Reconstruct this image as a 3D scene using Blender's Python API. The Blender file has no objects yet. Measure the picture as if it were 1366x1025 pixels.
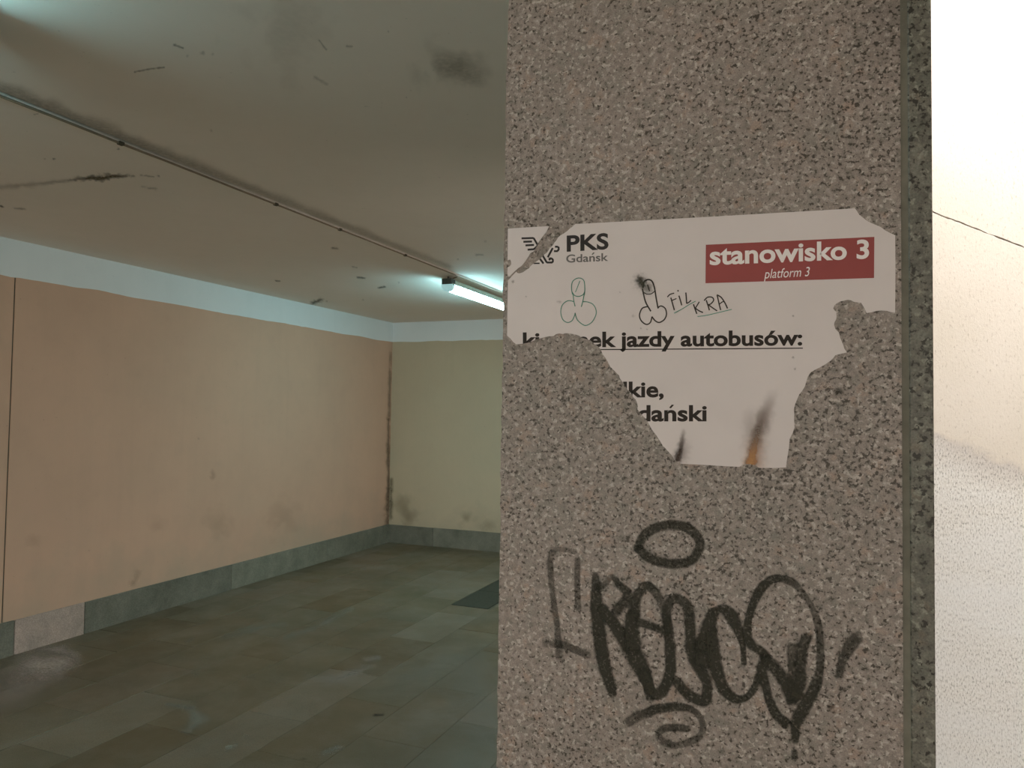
import bpy, bmesh, math, random
from mathutils import Vector, Matrix, noise
from mathutils.geometry import tessellate_polygon

random.seed(7)
sc = bpy.context.scene
C = sc.collection

# ------------------------------------------------------------------ camera
EYE = 1.55
FPX, YAW, PITCH, ROLL = 995.6, math.radians(21.938), math.radians(2.067), math.radians(0.809)
FW = Vector((-math.sin(YAW)*math.cos(PITCH), math.cos(YAW)*math.cos(PITCH), math.sin(PITCH)))
R0 = Vector((math.cos(YAW), math.sin(YAW), 0)); U0 = R0.cross(FW)
RT = R0*math.cos(ROLL) + U0*math.sin(ROLL)
UP = U0*math.cos(ROLL) - R0*math.sin(ROLL)
cam = bpy.data.cameras.new('camera'); cam.sensor_width = 36; cam.lens = FPX/1366*36
cam.clip_start = 0.05
co = bpy.data.objects.new('camera', cam); C.objects.link(co)
co.matrix_world = Matrix(((RT.x, UP.x, -FW.x, 0), (RT.y, UP.y, -FW.y, 0), (RT.z, UP.z, -FW.z, EYE), (0, 0, 0, 1)))
sc.camera = co

# ------------------------------------------------------------------ world, exposure
w = bpy.data.worlds.new('overcast sky'); sc.world = w; w.use_nodes = True
w.node_tree.nodes['Background'].inputs[0].default_value = (1.0, 0.955, 0.90, 1)
w.node_tree.nodes['Background'].inputs[1].default_value = 4.6
LAMP_POWER = 54.0
LAMP_COLOR = (0.44, 0.91, 1.0)
vs = sc.view_settings
vs.view_transform = 'Standard'; vs.look = 'None'; vs.gamma = 1; vs.exposure = 0.0; vs.use_curve_mapping = False

# measured room (metres): tunnel runs along +Y, camera at the origin
XL, YE, HC = -4.588, 7.605, EYE + 1.018       # left wall, far wall, ceiling height
HP, HB = 0.209, 0.229                          # plinth height, painted band depth
XG = -2.469                                    # ceiling joint
D = 0.857                                      # pillar face
YS = 3.0                                       # stairwell wall
XM, XP = -0.345, 0.112                         # pillar / dividing wall sides
YB = -6.3                                      # open mouth of the passage behind
XR = 2.2
XE = 2.6                                       # unseen side branch mouth behind the pillar, added to let daylight in

def ray(px, py): return FW*FPX + RT*(px - 683) + UP*(512.5 - py)
def on(axis, v, px, py):
    d = ray(px, py); i = 'xyz'.index(axis); b = v - (EYE if i == 2 else 0)
    q = d*(b/d[i]); q.z += EYE
    return q
def face(px, py, eps=0.0): return on('y', D - eps, px, py)

# ------------------------------------------------------------------ materials
class N:
    def __init__(s, name):
        s.m = bpy.data.materials.new(name); s.m.use_nodes = True
        s.t = s.m.node_tree; s.b = s.t.nodes['Principled BSDF']; s.out = s.t.nodes['Material Output']
        s._co = None
    def node(s, typ, **kw):
        n = s.t.nodes.new(typ)
        for k, v in kw.items():
            if hasattr(n, k): setattr(n, k, v)
        return n
    def link(s, a, b): s.t.links.new(a, b)
    @property
    def co(s):
        if s._co is None: s._co = s.node('ShaderNodeNewGeometry').outputs['Position']
        return s._co
    def mapped(s, scale):
        m = s.node('ShaderNodeMapping'); m.inputs['Scale'].default_value = scale
        s.link(s.co, m.inputs[0]); return m.outputs[0]
    def noise(s, scale, detail=4, rough=0.55, vec=None, dist=0):
        n = s.node('ShaderNodeTexNoise'); n.inputs['Scale'].default_value = scale
        n.inputs['Detail'].default_value = detail; n.inputs['Roughness'].default_value = rough
        n.inputs['Distortion'].default_value = dist
        s.link(vec or s.co, n.inputs['Vector']); return n.outputs['Fac']
    def warp(s, scale, amt):
        n = s.node('ShaderNodeTexNoise'); n.inputs['Scale'].default_value = scale; n.inputs['Detail'].default_value = 2
        s.link(s.co, n.inputs['Vector'])
        a = s.node('ShaderNodeVectorMath', operation='SUBTRACT'); a.inputs[1].default_value = (.5, .5, .5); s.link(n.outputs['Color'], a.inputs[0])
        b = s.node('ShaderNodeVectorMath', operation='SCALE'); b.inputs['Scale'].default_value = amt; s.link(a.outputs[0], b.inputs[0])
        c = s.node('ShaderNodeVectorMath', operation='ADD'); s.link(s.co, c.inputs[0]); s.link(b.outputs[0], c.inputs[1])
        return c.outputs[0]
    def cells(s, scale, vec):
        v = s.node('ShaderNodeTexVoronoi'); v.inputs['Scale'].default_value = scale
        s.link(vec, v.inputs['Vector'])
        sp = s.node('ShaderNodeSeparateColor'); s.link(v.outputs['Color'], sp.inputs[0])
        return sp.outputs
    def ramp(s, fac, stops, interp='LINEAR'):
        r = s.node('ShaderNodeValToRGB'); r.color_ramp.interpolation = interp
        e = r.color_ramp.elements
        while len(e) < len(stops): e.new(0.5)
        for i, (p, c) in enumerate(stops):
            e[i].position = p
            e[i].color = (c, c, c, 1) if not isinstance(c, (tuple, list)) else (*c, 1)
        s.link(fac, r.inputs[0]); return r.outputs[0]
    def mix(s, fac, a, b, mode='MIX'):
        m = s.node('ShaderNodeMix'); m.data_type = 'RGBA'; m.blend_type = mode
        for sock, v in ((m.inputs[0], fac), (m.inputs[6], a), (m.inputs[7], b)):
            if isinstance(v, (int, float)): sock.default_value = v
            elif isinstance(v, tuple): sock.default_value = (*v, 1)
            else: s.link(v, sock)
        return m.outputs[2]
    def math(s, op, a, b=0.0, clamp=False):
        m = s.node('ShaderNodeMath', operation=op); m.use_clamp = clamp
        for sock, v in ((m.inputs[0], a), (m.inputs[1], b)):
            if isinstance(v, (int, float)): sock.default_value = v
            else: s.link(v, sock)
        return m.outputs[0]
    def rand(s): return s.node('ShaderNodeObjectInfo').outputs['Random']
    def sep(s):
        n = s.node('ShaderNodeSeparateXYZ'); s.link(s.co, n.inputs[0]); return n.outputs
    def bump(s, h, strength, dist=0.002):
        b = s.node('ShaderNodeBump'); b.inputs['Strength'].default_value = strength; b.inputs['Distance'].default_value = dist
        s.link(h, b.inputs['Height']); s.link(b.outputs[0], s.b.inputs['Normal'])
    def done(s, color, rough=0.6, spec=0.5):
        if isinstance(color, tuple): s.b.inputs['Base Color'].default_value = (*color, 1)
        else: s.link(color, s.b.inputs['Base Color'])
        if isinstance(rough, (int, float)): s.b.inputs['Roughness'].default_value = rough
        else: s.link(rough, s.b.inputs['Roughness'])
        s.b.inputs['Specular IOR Level'].default_value = spec
        return s.m

def granite(name, tint=(1, 1, 1), gain=1.0, grain=1.0, rough=0.5, flecks=0.0):
    n = N(name); g = 1/grain
    def t(*c): return tuple(v*gain*k for v, k in zip(c, tint))
    wv = n.warp(160*g, 0.004*grain)
    mid = n.ramp(n.noise(125*g, 3, .55, wv), [(.30, t(.19, .175, .15)), (.44, t(.285, .25, .225)), (.56, t(.335, .29, .26)), (.68, t(.40, .36, .33))])
    warm = n.ramp(n.noise(60*g, 2, .5, wv), [(.60, 0.0), (.70, .55)])
    c = n.mix(warm, mid, t(.42, .31, .25))
    cool = n.ramp(n.cells(85*g, wv)[0], [(.80, 0.0), (.86, .5)])
    c = n.mix(cool, c, t(.27, .255, .225))
    bright = n.ramp(n.noise(190*g, 2, .5, wv), [(.57, 0.0), (.65, .85)])
    c = n.mix(bright, c, t(.56, .51, .465))
    region = n.math('MULTIPLY', n.math('SUBTRACT', n.noise(5, 3), .5), .22)
    fl_ = n.math('ADD', n.noise(250*g, 2, .6, n.warp(340*g, .003*grain)), region)
    c = n.mix(n.ramp(fl_, [(.345 + flecks, .93), (.425 + flecks, 0.0)]), c, t(.050, .039, .026))
    fine = n.noise(700*g, 3, .7)
    c = n.mix(0.55, c, n.ramp(fine, [(.3, .45), (.7, 1.5)]), 'MULTIPLY')
    c = n.mix(1.0, c, n.ramp(n.noise(3.0, 4), [(.3, (.90, .90, .88)), (.7, (1.06, 1.04, 1.04))]), 'MULTIPLY')
    n.bump(fine, 0.12, 0.001)
    return n.done(c, rough, 0.35)

M = {}
M['granite'] = granite('flamed granite', gain=.83, tint=(1.01, .985, .97))
M['granite_strip'] = granite('grey green granite', tint=(.86, .95, .86), gain=.50, grain=1.35, flecks=.01)
M['granite_side'] = granite('granite side', gain=.9)

def grout():
    n = N('grey grout'); c = n.ramp(n.noise(60, 4), [(.3, (.13, .128, .10)), (.7, (.18, .175, .14))])
    return n.done(c, .9)
M['grout'] = grout()

def plaster(name, base, dirt, bump=.12, low=None):
    n = N(name)
    c = n.mix(n.ramp(n.noise(1.3, 5, .6), [(.35, 0.0), (.72, .55)]), base, dirt)
    c = n.mix(n.ramp(n.noise(7, 6, .65), [(.5, 0.0), (.8, .35)]), c, dirt)
    streak = n.noise(1, 4, .6, n.mapped((9, 9, .7)))
    c = n.mix(n.ramp(streak, [(.5, 0.0), (.8, .3)]), c, dirt)
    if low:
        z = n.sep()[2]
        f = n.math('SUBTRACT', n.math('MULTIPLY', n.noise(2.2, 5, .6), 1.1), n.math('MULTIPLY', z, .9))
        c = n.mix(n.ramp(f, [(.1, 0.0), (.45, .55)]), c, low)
    sp = n.ramp(n.noise(55, 2, .5), [(.74, 0.0), (.80, .4)])
    c = n.mix(sp, c, tuple(v*.45 for v in dirt))
    n.bump(n.noise(120, 5, .7), bump, .003)
    return n.done(c, .85, .25)
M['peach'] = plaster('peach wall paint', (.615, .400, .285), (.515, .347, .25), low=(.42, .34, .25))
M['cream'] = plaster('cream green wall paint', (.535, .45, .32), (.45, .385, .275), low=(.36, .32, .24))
M['white_band'] = plaster('white wall paint', (.74, .77, .77), (.66, .70, .70))
M['ceiling'] = plaster('ceiling paint', (.88, .81, .735), (.82, .755, .68), .1)
M['shell'] = plaster('bare rendered concrete', (.42, .39, .35), (.34, .31, .28))

def plinth(name, a, b):
    n = N(name)
    c = n.mix(n.ramp(n.noise(6, 6, .65), [(.3, 0.0), (.7, 1.0)]), a, b)
    c = n.mix(.5, c, n.ramp(n.noise(150, 2), [(.3, .55), (.7, 1.4)]), 'MULTIPLY')
    c = n.mix(1.0, c, n.ramp(n.rand(), [(0, .82), (1, 1.15)]), 'MULTIPLY')
    return n.done(c, .55, .4)
M['plinth'] = plinth('green grey plinth stone', (.215, .217, .172), (.12, .125, .096))
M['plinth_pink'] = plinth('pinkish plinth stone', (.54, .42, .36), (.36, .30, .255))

def floor_mat():
    n = N('worn floor stone')
    c = n.ramp(n.rand(), [(0, (.155, .115, .066)), (.3, (.185, .143, .088)), (.55, (.176, .148, .097)), (.75, (.214, .160, .108)), (1, (.232, .194, .140))])
    c = n.mix(n.ramp(n.noise(2.5, 6, .65, dist=.6), [(.45, 0.0), (.8, .6)]), c, (.27, .25, .21))
    c = n.mix(n.ramp(n.noise(1.1, 4, .6), [(.4, 0.0), (.7, .5)]), c, (.09, .082, .052))
    c = n.mix(.4, c, n.ramp(n.noise(260, 3, .7), [(.35, .5), (.65, 1.5)]), 'MULTIPLY')
    n.bump(n.noise(90, 4), .06, .002)
    return n.done(c, n.ramp(n.noise(3.2, 5, .6), [(.3, .36), (.7, .6)]), .22)
M['floor'] = floor_mat()
def simple(name, col, rough=.5, metal=0, var=.15, scale=30):
    n = N(name); n.b.inputs['Metallic'].default_value = metal
    c = n.ramp(n.noise(scale, 4), [(.3, tuple(v*(1-var) for v in col)), (.7, tuple(min(1, v*(1+var)) for v in col))])
    return n.done(c, rough, .25)
M['hatch'] = simple('dark worn steel plate', (.062, .066, .05), .6, .15)
M['dark_gap'] = simple('dark dirt in joint', (.10, .085, .06), .95)
M['soil'] = simple('joint mortar', (.15, .142, .11), .95)
M['lamp_body'] = simple('lamp housing grey green', (.55, .68, .63), .45)
M['lamp_dark'] = simple('dark lamp bracket', (.06, .075, .07), .5)

M['cable'] = simple('grimy brown cable', (.30, .235, .17), .7)
M['paper'] = simple('matt poster paper', (.64, .585, .57), .6, 0, .03, 14)
M['paper_core'] = simple('torn paper core', (.60, .57, .54), .9)
M['red'] = simple('poster red print', (.28, .055, .050), .5, 0, .05)
M['ink'] = simple('poster dark print', (.026, .019, .015), .7)
M['ink_grey'] = simple('poster grey print', (.135, .125, .12), .5)
M['ink_black'] = simple('logo black print', (.03, .026, .025), .7)
M['print_white'] = simple('poster white print', (.78, .73, .71), .5, 0, .03)
M['pen_green'] = simple('green pen', (.10, .27, .20), .5)
M['pen_black'] = simple('black pen', (.035, .028, .02), .5)
M['pavement'] = simple('pale bounce pavement', (.50, .475, .43), .8)  # kept pale to bounce daylight up onto the ceiling, indoors too

def lamp_glow():
    n = N('glowing lamp diffuser'); n.done((.8, .9, .88), .4)
    n.b.inputs['Emission Color'].default_value = (*LAMP_COLOR, 1)
    n.b.inputs['Emission Strength'].default_value = LAMP_POWER
    return n.m
M['glow'] = lamp_glow()
def lamp_end():
    n = N('translucent lamp end lit from inside'); n.done((.62, .80, .77), .35)
    n.b.inputs['Emission Color'].default_value = (*LAMP_COLOR, 1)
    n.b.inputs['Emission Strength'].default_value = .35
    return n.m
M['lamp_cap'] = lamp_end()

def overlay(name, noise_scale=400, lo=.35, hi=.6, floor=.35):
    """paint or dirt lying on a surface: colour and cover from the mesh's own attribute"""
    n = N(name)
    at = n.node('ShaderNodeAttribute', attribute_name='ink')
    n.link(at.outputs['Color'], n.b.inputs['Base Color']); n.b.inputs['Roughness'].default_value = .7
    n.b.inputs['Specular IOR Level'].default_value = .3
    f = n.math('MULTIPLY', at.outputs['Alpha'], n.ramp(n.noise(noise_scale, 4, .65), [(lo, floor), (hi, 1.0)]), True)
    tr = n.node('ShaderNodeBsdfTransparent'); mx = n.node('ShaderNodeMixShader')
    n.link(f, mx.inputs[0]); n.link(tr.outputs[0], mx.inputs[1]); n.link(n.b.outputs[0], mx.inputs[2])
    n.link(mx.outputs[0], n.out.inputs[0])
    return n.m
M['marker'] = overlay('black marker on stone', 300, .34, .50, .5)
M['dirt'] = overlay('dirt and pale marks', 60, .3, .6, .55)
M['soot'] = overlay('soot on paper', 500, .3, .6, .75)

def stair_wall():
    n = N('pale rough stairwell render')
    x, y, z = n.sep()
    da, db = on('y', YS, 1246, 572), on('y', YS, 1366, 616); ds = (db.z - da.z)/(db.x - da.x)
    tall = n.mapped((1.0, 1.0, .38))
    base = n.mix(n.ramp(n.noise(4, 4), [(.3, 0.0), (.7, 1.0)]), (.75, .695, .62), (.79, .735, .67))
    pits = n.ramp(n.noise(150, 3, .6, tall), [(.58, 0.0), (.70, .6)])
    c = n.mix(pits, base, (.45, .39, .33))
    # grey rough splash zone: below a ragged line that follows the stair slope
    line = n.math('ADD', da.z - ds*da.x, n.math('MULTIPLY', x, ds))
    f = n.math('ADD', n.math('SUBTRACT', line, z), n.math('MULTIPLY', n.math('SUBTRACT', n.noise(9, 5, .6), .5), .13))
    low = n.ramp(f, [(.0, 0.0), (.03, 1.0)])
    grit = n.ramp(n.noise(230, 3, .7, tall), [(.32, (.20, .20, .195)), (.46, (.78, .765, .735)), (.66, (.92, .92, .91))])
    band = n.ramp(n.noise(1.0, 3, .5, n.mapped((1.5, 1.5, 7))), [(.35, 0.0), (.7, .5)])
    grit = n.mix(band, grit, (.86, .89, .92))
    edge = n.ramp(n.math('DIVIDE', f, .16), [(0, (.74, .69, .66)), (1, (1, 1, 1))])
    grit = n.mix(1.0, grit, edge, 'MULTIPLY')
    c = n.mix(low, c, grit)
    n.bump(n.noise(200, 4, .7, tall), .45, .004)
    return n.done(c, .9, .2)
M['stair_wall'] = stair_wall()

# ------------------------------------------------------------------ helpers
def link(name, me, mat, parent=None):
    o = bpy.data.objects.new(name, me); C.objects.link(o)
    if mat is not None:
        me.materials.clear(); me.materials.append(mat)
    if parent: o.parent = parent
    return o
def obj(name, bm, mat, parent=None, smooth=False):
    me = bpy.data.meshes.new(name); bm.normal_update(); bm.to_mesh(me); bm.free()
    if smooth:
        for p in me.polygons: p.use_smooth = True
    return link(name, me, mat, parent)
def root(name, label, cat, loc=(0, 0, 0), group=None):
    o = bpy.data.objects.new(name, None); C.objects.link(o); o.empty_display_size = .1
    o.location = loc; tag(o, label, cat, group); return o
def tag(o, label, cat, group=None):
    o['label'] = label; o['category'] = cat
    if group: o['group'] = group
def struct(name, bm=None, mat=None, label=None):
    if bm is None:
        o = bpy.data.objects.new(name, None); C.objects.link(o); o.empty_display_size = .1
    else: o = obj(name, bm, mat)
    o['kind'] = 'structure'
    if label: o['label'] = label
    return o
def box(lo, hi, bevel=0.0, bm=None, segs=1):
    b = bmesh.new()
    bmesh.ops.create_cube(b, size=1)
    s = [hi[i] - lo[i] for i in range(3)]; c = [(hi[i] + lo[i])/2 for i in range(3)]
    for v in b.verts: v.co = Vector((v.co[i]*s[i] + c[i] for i in range(3)))
    if bevel: bmesh.ops.bevel(b, geom=b.edges[:], offset=bevel, segments=segs, affect='EDGES', profile=.5)
    if bm is None: return b
    me = bpy.data.meshes.new('tmp'); b.to_mesh(me); b.free(); bm.from_mesh(me); bpy.data.meshes.remove(me)
    return bm
def rebase(o, par_loc):
    o.data.transform(Matrix.Translation(-Vector(par_loc)))
def prism(pts, off):
    """closed solid from an outline (points in space) pushed back by off"""
    b = bmesh.new(); f = [b.verts.new(p) for p in pts]; k = [b.verts.new(Vector(p) + Vector(off)) for p in pts]
    tris = tessellate_polygon([[Vector(p) for p in pts]])
    for t in tris:
        try:
            b.faces.new([f[i] for i in t]); b.faces.new([k[i] for i in reversed(t)])
        except ValueError: pass
    n = len(pts)
    for i in range(n): b.faces.new((f[i], f[(i+1) % n], k[(i+1) % n], k[i]))
    bmesh.ops.recalc_face_normals(b, faces=b.faces[:])
    return b
def spline(pts, n=10, closed=False):
    out = []; P = [tuple(p) for p in pts]; m = len(P)
    if m < 3 and not closed:
        return [tuple(P[0][k] + (P[1][k] - P[0][k])*i/n for k in range(len(P[0]))) for i in range(n+1)]
    rng = range(m) if closed else range(m-1)
    for i in rng:
        g = (lambda j: P[j % m]) if closed else (lambda j: P[max(0, min(m-1, j))])
        p0, p1, p2, p3 = g(i-1), g(i), g(i+1), g(i+2)
        for s in range(n):
            t = s/n
            out.append(tuple(.5*((2*p1[k]) + (-p0[k]+p2[k])*t + (2*p0[k]-5*p1[k]+4*p2[k]-p3[k])*t*t + (-p0[k]+3*p1[k]-3*p2[k]+p3[k])*t**3) for k in range(len(p1))))
    if not closed: out.append(P[-1])
    return out

# ------------------------------------------------------------------ large structure
# floor: a bed with stone slabs of their own
floor = struct('floor', None, None, 'worn grey brown stone slab floor of the underpass')
hx0, hx1, hy0, hy1 = -2.675, -2.352, 5.40, 6.40
obj('floor_bed', box((XL - .3, YB, -.12), (XE, YE + .2, -.024)), M['soil'], floor)
obj('joint_mortar', box((XL - .02, -.1, -.024), (-.35, hy0, -.0022)), M['soil'], floor)
obj('joint_mortar', box((XL - .02, hy0, -.024), (hx0, YE, -.0022)), M['soil'], floor)
obj('joint_mortar', box((hx1, hy0, -.024), (-.35, YE, -.0022)), M['soil'], floor)
obj('joint_mortar', box((hx0, hy1, -.024), (hx1, YE, -.0022)), M['soil'], floor)
SW, SL, J = .345, .69, .0028
cols = []
x = -2.33
while x > XL + .02: x -= SW
x += SW
def slab(x0, x1, y0, y1):
    dz = random.uniform(-.0012, .0012)
    b = box((x0 + J/2, y0 + J/2, -.024), (x1 - J/2, y1 - J/2, dz), .0016)
    obj('paving_slab', b, M['floor'], floor)
xs = [XL - .02] + [x + SW*i for i in range(0, 14)]
for i in range(len(xs) - 1):
    x0, x1 = xs[i], xs[i+1]
    if x0 > -.35: break
    off = (i % 2)*SL/2 + random.uniform(-.05, .05)
    y = .35 + off - SL
    while y < YE:
        y1 = min(y + SL, YE + .02)
        if x0 > -2.7 and x1 < -2.3 and y < hy1 and y1 > hy0:
            if hy0 - y > .05: slab(x0, x1, y, hy0)
            if y1 - hy1 > .05: slab(x0, x1, hy1, y1)
        elif y1 - y > .03: slab(x0, x1, y, y1)
        y += SL
XF = xs[i]
obj('floor_screed', box((XF + .002, -.3, -.024), (XR, D, 0)), M['floor'], floor)
obj('floor_screed', box((XF + .002, D + .002, -.024), (XR, YE + .02, 0)), M['pavement'], floor)  # unseen floor laid in pale paving to bounce daylight upwards
obj('floor_screed', box((XR + .002, YS, -.024), (XE, YE + .02, 0)), M['pavement'], floor)
obj('floor_screed', box((XL - .02, YB, -.024), (XF, -1.5, 0)), M['pavement'], floor)  # unseen floor behind the camera, made pale for the same bounce
obj('floor_screed', box((XL - .02, -1.496, -.024), (XF, 0, 0)), M['floor'], floor)
obj('floor_screed', box((XF + .002, YB, -.024), (XR, -1.5, 0)), M['pavement'], floor)
obj('floor_screed', box((XF + .002, -1.496, -.024), (XR, -.304, 0)), M['floor'], floor)

# ceiling: two concrete slabs meeting in a joint, open over the stairwell
ceil = struct('ceiling', None, None, 'stained pale concrete ceiling with a long dirty joint')
def ceiling_slab(x0, x1, y0, y1, z=HC):
    return obj('ceiling_slab', box((x0, y0, z), (x1, y1, z + .2)), M['ceiling'], ceil)
ceiling_slab(XL - .2, XG - .008, YB, YE + .2)
ceiling_slab(XG + .008, XP - .01, YB, YE + .2, HC + .004)
ceiling_slab(XP - .006, XE, YS + .06, YE + .2, HC + .004)
ceiling_slab(XP - .01, XR, YB, D + .12, HC + .004)
obj('joint_backing', box((XG - .0085, YB, HC + .014), (XG + .0085, YE + .2, HC + .05)), M['dark_gap'], ceil)

# left wall: panels with an open joint, painted band above, stone plinth below
wl = struct('wall_left', None, None, 'peach painted wall with white band at the top')
YJ = 3.119
obj('wall_core', box((XL - .25, YB, 0), (XL - .02, YE + .2, HC)), M['shell'], wl)
zb = HC - HB
for y0, y1 in ((YB, YJ - .004), (YJ + .004, YE + .02)):
    obj('wall_panel', box((XL - .03, y0, 0), (XL, y1, zb + .01), .003), M['peach'], wl)
obj('joint_filler', box((XL - .03, YJ - .004, 0), (XL - .006, YJ + .004, zb)), M['dark_gap'], wl)
def band(p0, p1, out, parent):
    """white band whose brushed lower edge wanders a little"""
    p0, p1 = Vector(p0), Vector(p1); n = int((p1 - p0).length/.06)
    top, bot = [], []
    for i in range(n + 1):
        p = p0.lerp(p1, i/n)
        top.append(Vector((p.x, p.y, HC + .003)))
        bot.append(Vector((p.x, p.y, zb + .010*noise.noise(Vector((p.x*3.1, p.y*3.1, 2))) + .004*noise.noise(Vector((p.x*17, p.y*17, 5))))))
    obj('painted_band', prism(top + bot[::-1], out), M['white_band'], parent)
band((XL + .002, YB, 0), (XL + .002, YE, 0), (-.03, 0, 0), wl)
bl = struct('baseboard_left', None, None, 'grey green stone plinth along the peach wall')
ys = [YB, -3.2, -1.6, .3, 1.9, 3.19, 3.67, 5.05, 6.4, YE]
for i in range(len(ys) - 1):
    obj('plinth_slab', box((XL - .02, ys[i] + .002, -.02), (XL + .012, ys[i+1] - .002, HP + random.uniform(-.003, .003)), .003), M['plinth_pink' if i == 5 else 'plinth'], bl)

# far wall
wb = struct('wall_back', None, None, 'cream painted far wall with pale band at the top')
obj('wall_core', box((XL - .25, YE + .02, 0), (XE, YE + .25, HC)), M['shell'], wb)
obj('wall_panel', box((XL, YE, 0), (XE, YE + .03, zb + .01)), M['cream'], wb)
band((XL, YE - .002, 0), (XE, YE - .002, 0), (0, .03, 0), wb)
bb = struct('baseboard_back', None, None, 'dark green grey stone plinth along the far wall')
xsb = [XL + .013, -4.0, -3.1, -1.9, -.9, .3, 1.6, XE - .2]
for i in range(len(xsb) - 1):
    obj('plinth_slab', box((xsb[i] + .002, YE - .012, -.02), (xsb[i+1] - .002, YE + .02, HP + random.uniform(-.003, .003)), .003), M['plinth'], bb)

# dividing wall behind the pillar, wall on the right of the passage, stairwell wall
PD = .42
struct('wall_middle', box((XM + .006, D + PD, 0), (XP - .012, YS + .25, HC + .003)), M['shell'], 'plain wall behind the granite pillar')
struct('wall_right', box((XR, YB, 0), (XR + .2, YS + .2, 3.6)), M['shell'], 'plain wall on the right of the passage')
struct('wall_daylight_stop', box((XE - .2, 5.5, 0), (XE, YE + .02, HC + .003)), M['shell'], 'unseen wall added to narrow the daylight from the side branch')  # added out of view to cut the daylight reaching the far corner
ws = struct('wall_stairwell', None, None, 'pale rough daylit wall seen past the pillar')
wa, wb2 = on('y', YS, 1245, 283), on('y', YS, 1366, 330)
SLP = (wb2.z - wa.z)/(wb2.x - wa.x)
def zl(x): return wa.z + SLP*(x - wa.x)
def chip(x, s): return .004*noise.noise(Vector((x*22, s, 0))) + .0025*noise.noise(Vector((x*80, s, 3)))
nx = 60
X0, X1 = XP - .012, XR
gx = [X0 + (X1 - X0)*i/nx*1.0 for i in range(nx + 1)]
gx = sorted(gx + [.35 + .4*i/50 for i in range(51)])
lowedge = [Vector((x_, YS, zl(x_) - .0025 + chip(x_, 1))) for x_ in gx]
upedge = [Vector((x_, YS, zl(x_) + .0025 + chip(x_, 7))) for x_ in gx]
obj('wall_panel', prism([Vector((X0, YS, 0)), Vector((X1, YS, 0))] + lowedge[::-1], (0, .05, 0)), M['stair_wall'], ws)
obj('wall_panel', prism(upedge + [Vector((X1, YS, 3.6)), Vector((X0, YS, 3.6))], (0, .05, 0)), M['stair_wall'], ws)
obj('wall_core', box((X0, YS + .02, 0), (X1, YS + .25, 3.6)), M['dark_gap'], ws)
struct('ground', box((-60, -60, -.2), (60, 60, -.13)), M['pavement'], 'pavement outside the underpass')

# ------------------------------------------------------------------ dirt and pale marks lying on a surface
def seg_d(px, py, a, b):
    ax, ay, bx, by = a[0], a[1], b[0], b[1]
    dx, dy = bx - ax, by - ay; L = dx*dx + dy*dy
    t = 0 if L == 0 else max(0, min(1, ((px - ax)*dx + (py - ay)*dy)/L))
    return math.hypot(px - ax - t*dx, py - ay - t*dy), t
def smudge(name, parent, mapper, strokes, color, step=2.0, rough=.5, freq=.12, mat='dirt', inside=None, seed=0, base=None, squash=1.0):
    """strokes: list of (points (x, y, radius, alpha)); colour may be a function (x, y)"""
    if len(strokes) > 1 and name in ('scuff', 'soot_speck', 'oil_spot', 'smear', 'pale_mark'):
        return [smudge(name, parent, mapper, [s_], color, step, rough, freq, mat, inside, seed, base, squash) for s_ in strokes][0]
    mx = max(p[2] for s in strokes for p in s)
    x0 = min(p[0] for s in strokes for p in s) - mx*1.4; x1 = max(p[0] for s in strokes for p in s) + mx*1.4
    y0 = min(p[1] for s in strokes for p in s) - mx*1.4/squash; y1 = max(p[1] for s in strokes for p in s) + mx*1.4/squash
    nx_, ny_ = max(2, int((x1 - x0)/step)), max(2, int((y1 - y0)/step))
    A = {}
    for i in range(nx_ + 1):
        for j in range(ny_ + 1):
            px, py = x0 + (x1 - x0)*i/nx_, y0 + (y1 - y0)*j/ny_
            a = 0
            for s in strokes:
                ss = s if len(s) > 1 else [s[0], s[0]]
                for p, q in zip(ss[:-1], ss[1:]):
                    d, t = seg_d(px, py*squash, (p[0], p[1]*squash), (q[0], q[1]*squash))
                    r = p[2] + (q[2] - p[2])*t; al = p[3] + (q[3] - p[3])*t
                    wob = 1 + rough*1.6*noise.fractal(Vector((px*freq, py*freq*squash, seed)), 1, 2, 4)
                    k = max(0, 1 - d/(r*max(.15, wob)))
                    a = max(a, al*k*k*(3 - 2*k))
            if inside and not inside(px, py): a = 0
            A[i, j] = (px, py, a)
    me = bpy.data.meshes.new(name); vid, vs_, fs, cs = {}, [], [], []
    def vert(k):
        if k not in vid:
            px, py, a = A[k]; vid[k] = len(vs_); vs_.append(mapper(px, py))
            c = color(px, py) if callable(color) else color
            cs.append((*c, a))
        return vid[k]
    for i in range(nx_):
        for j in range(ny_):
            ks = ((i, j), (i+1, j), (i+1, j+1), (i, j+1))
            if max(A[k][2] for k in ks) > .01: fs.append([vert(k) for k in ks])
    me.from_pydata(vs_, [], fs)
    at = me.color_attributes.new('ink', 'FLOAT_COLOR', 'POINT')
    for i, c in enumerate(cs): at.data[i].color = c
    o = link(name, me, M[mat], parent)
    if base: rebase(o, base)
    return o

ce = lambda px, py: on('z', HC - .0006, px, py)
cer = lambda px, py: on('z', HC + .0034, px, py)
lw = lambda px, py: on('x', XL + .0006, px, py)
ew = lambda px, py: on('y', YE - .0006, px, py)
fl = lambda px, py: on('z', .0022, px, py)
brown = (.12, .095, .05)
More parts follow.
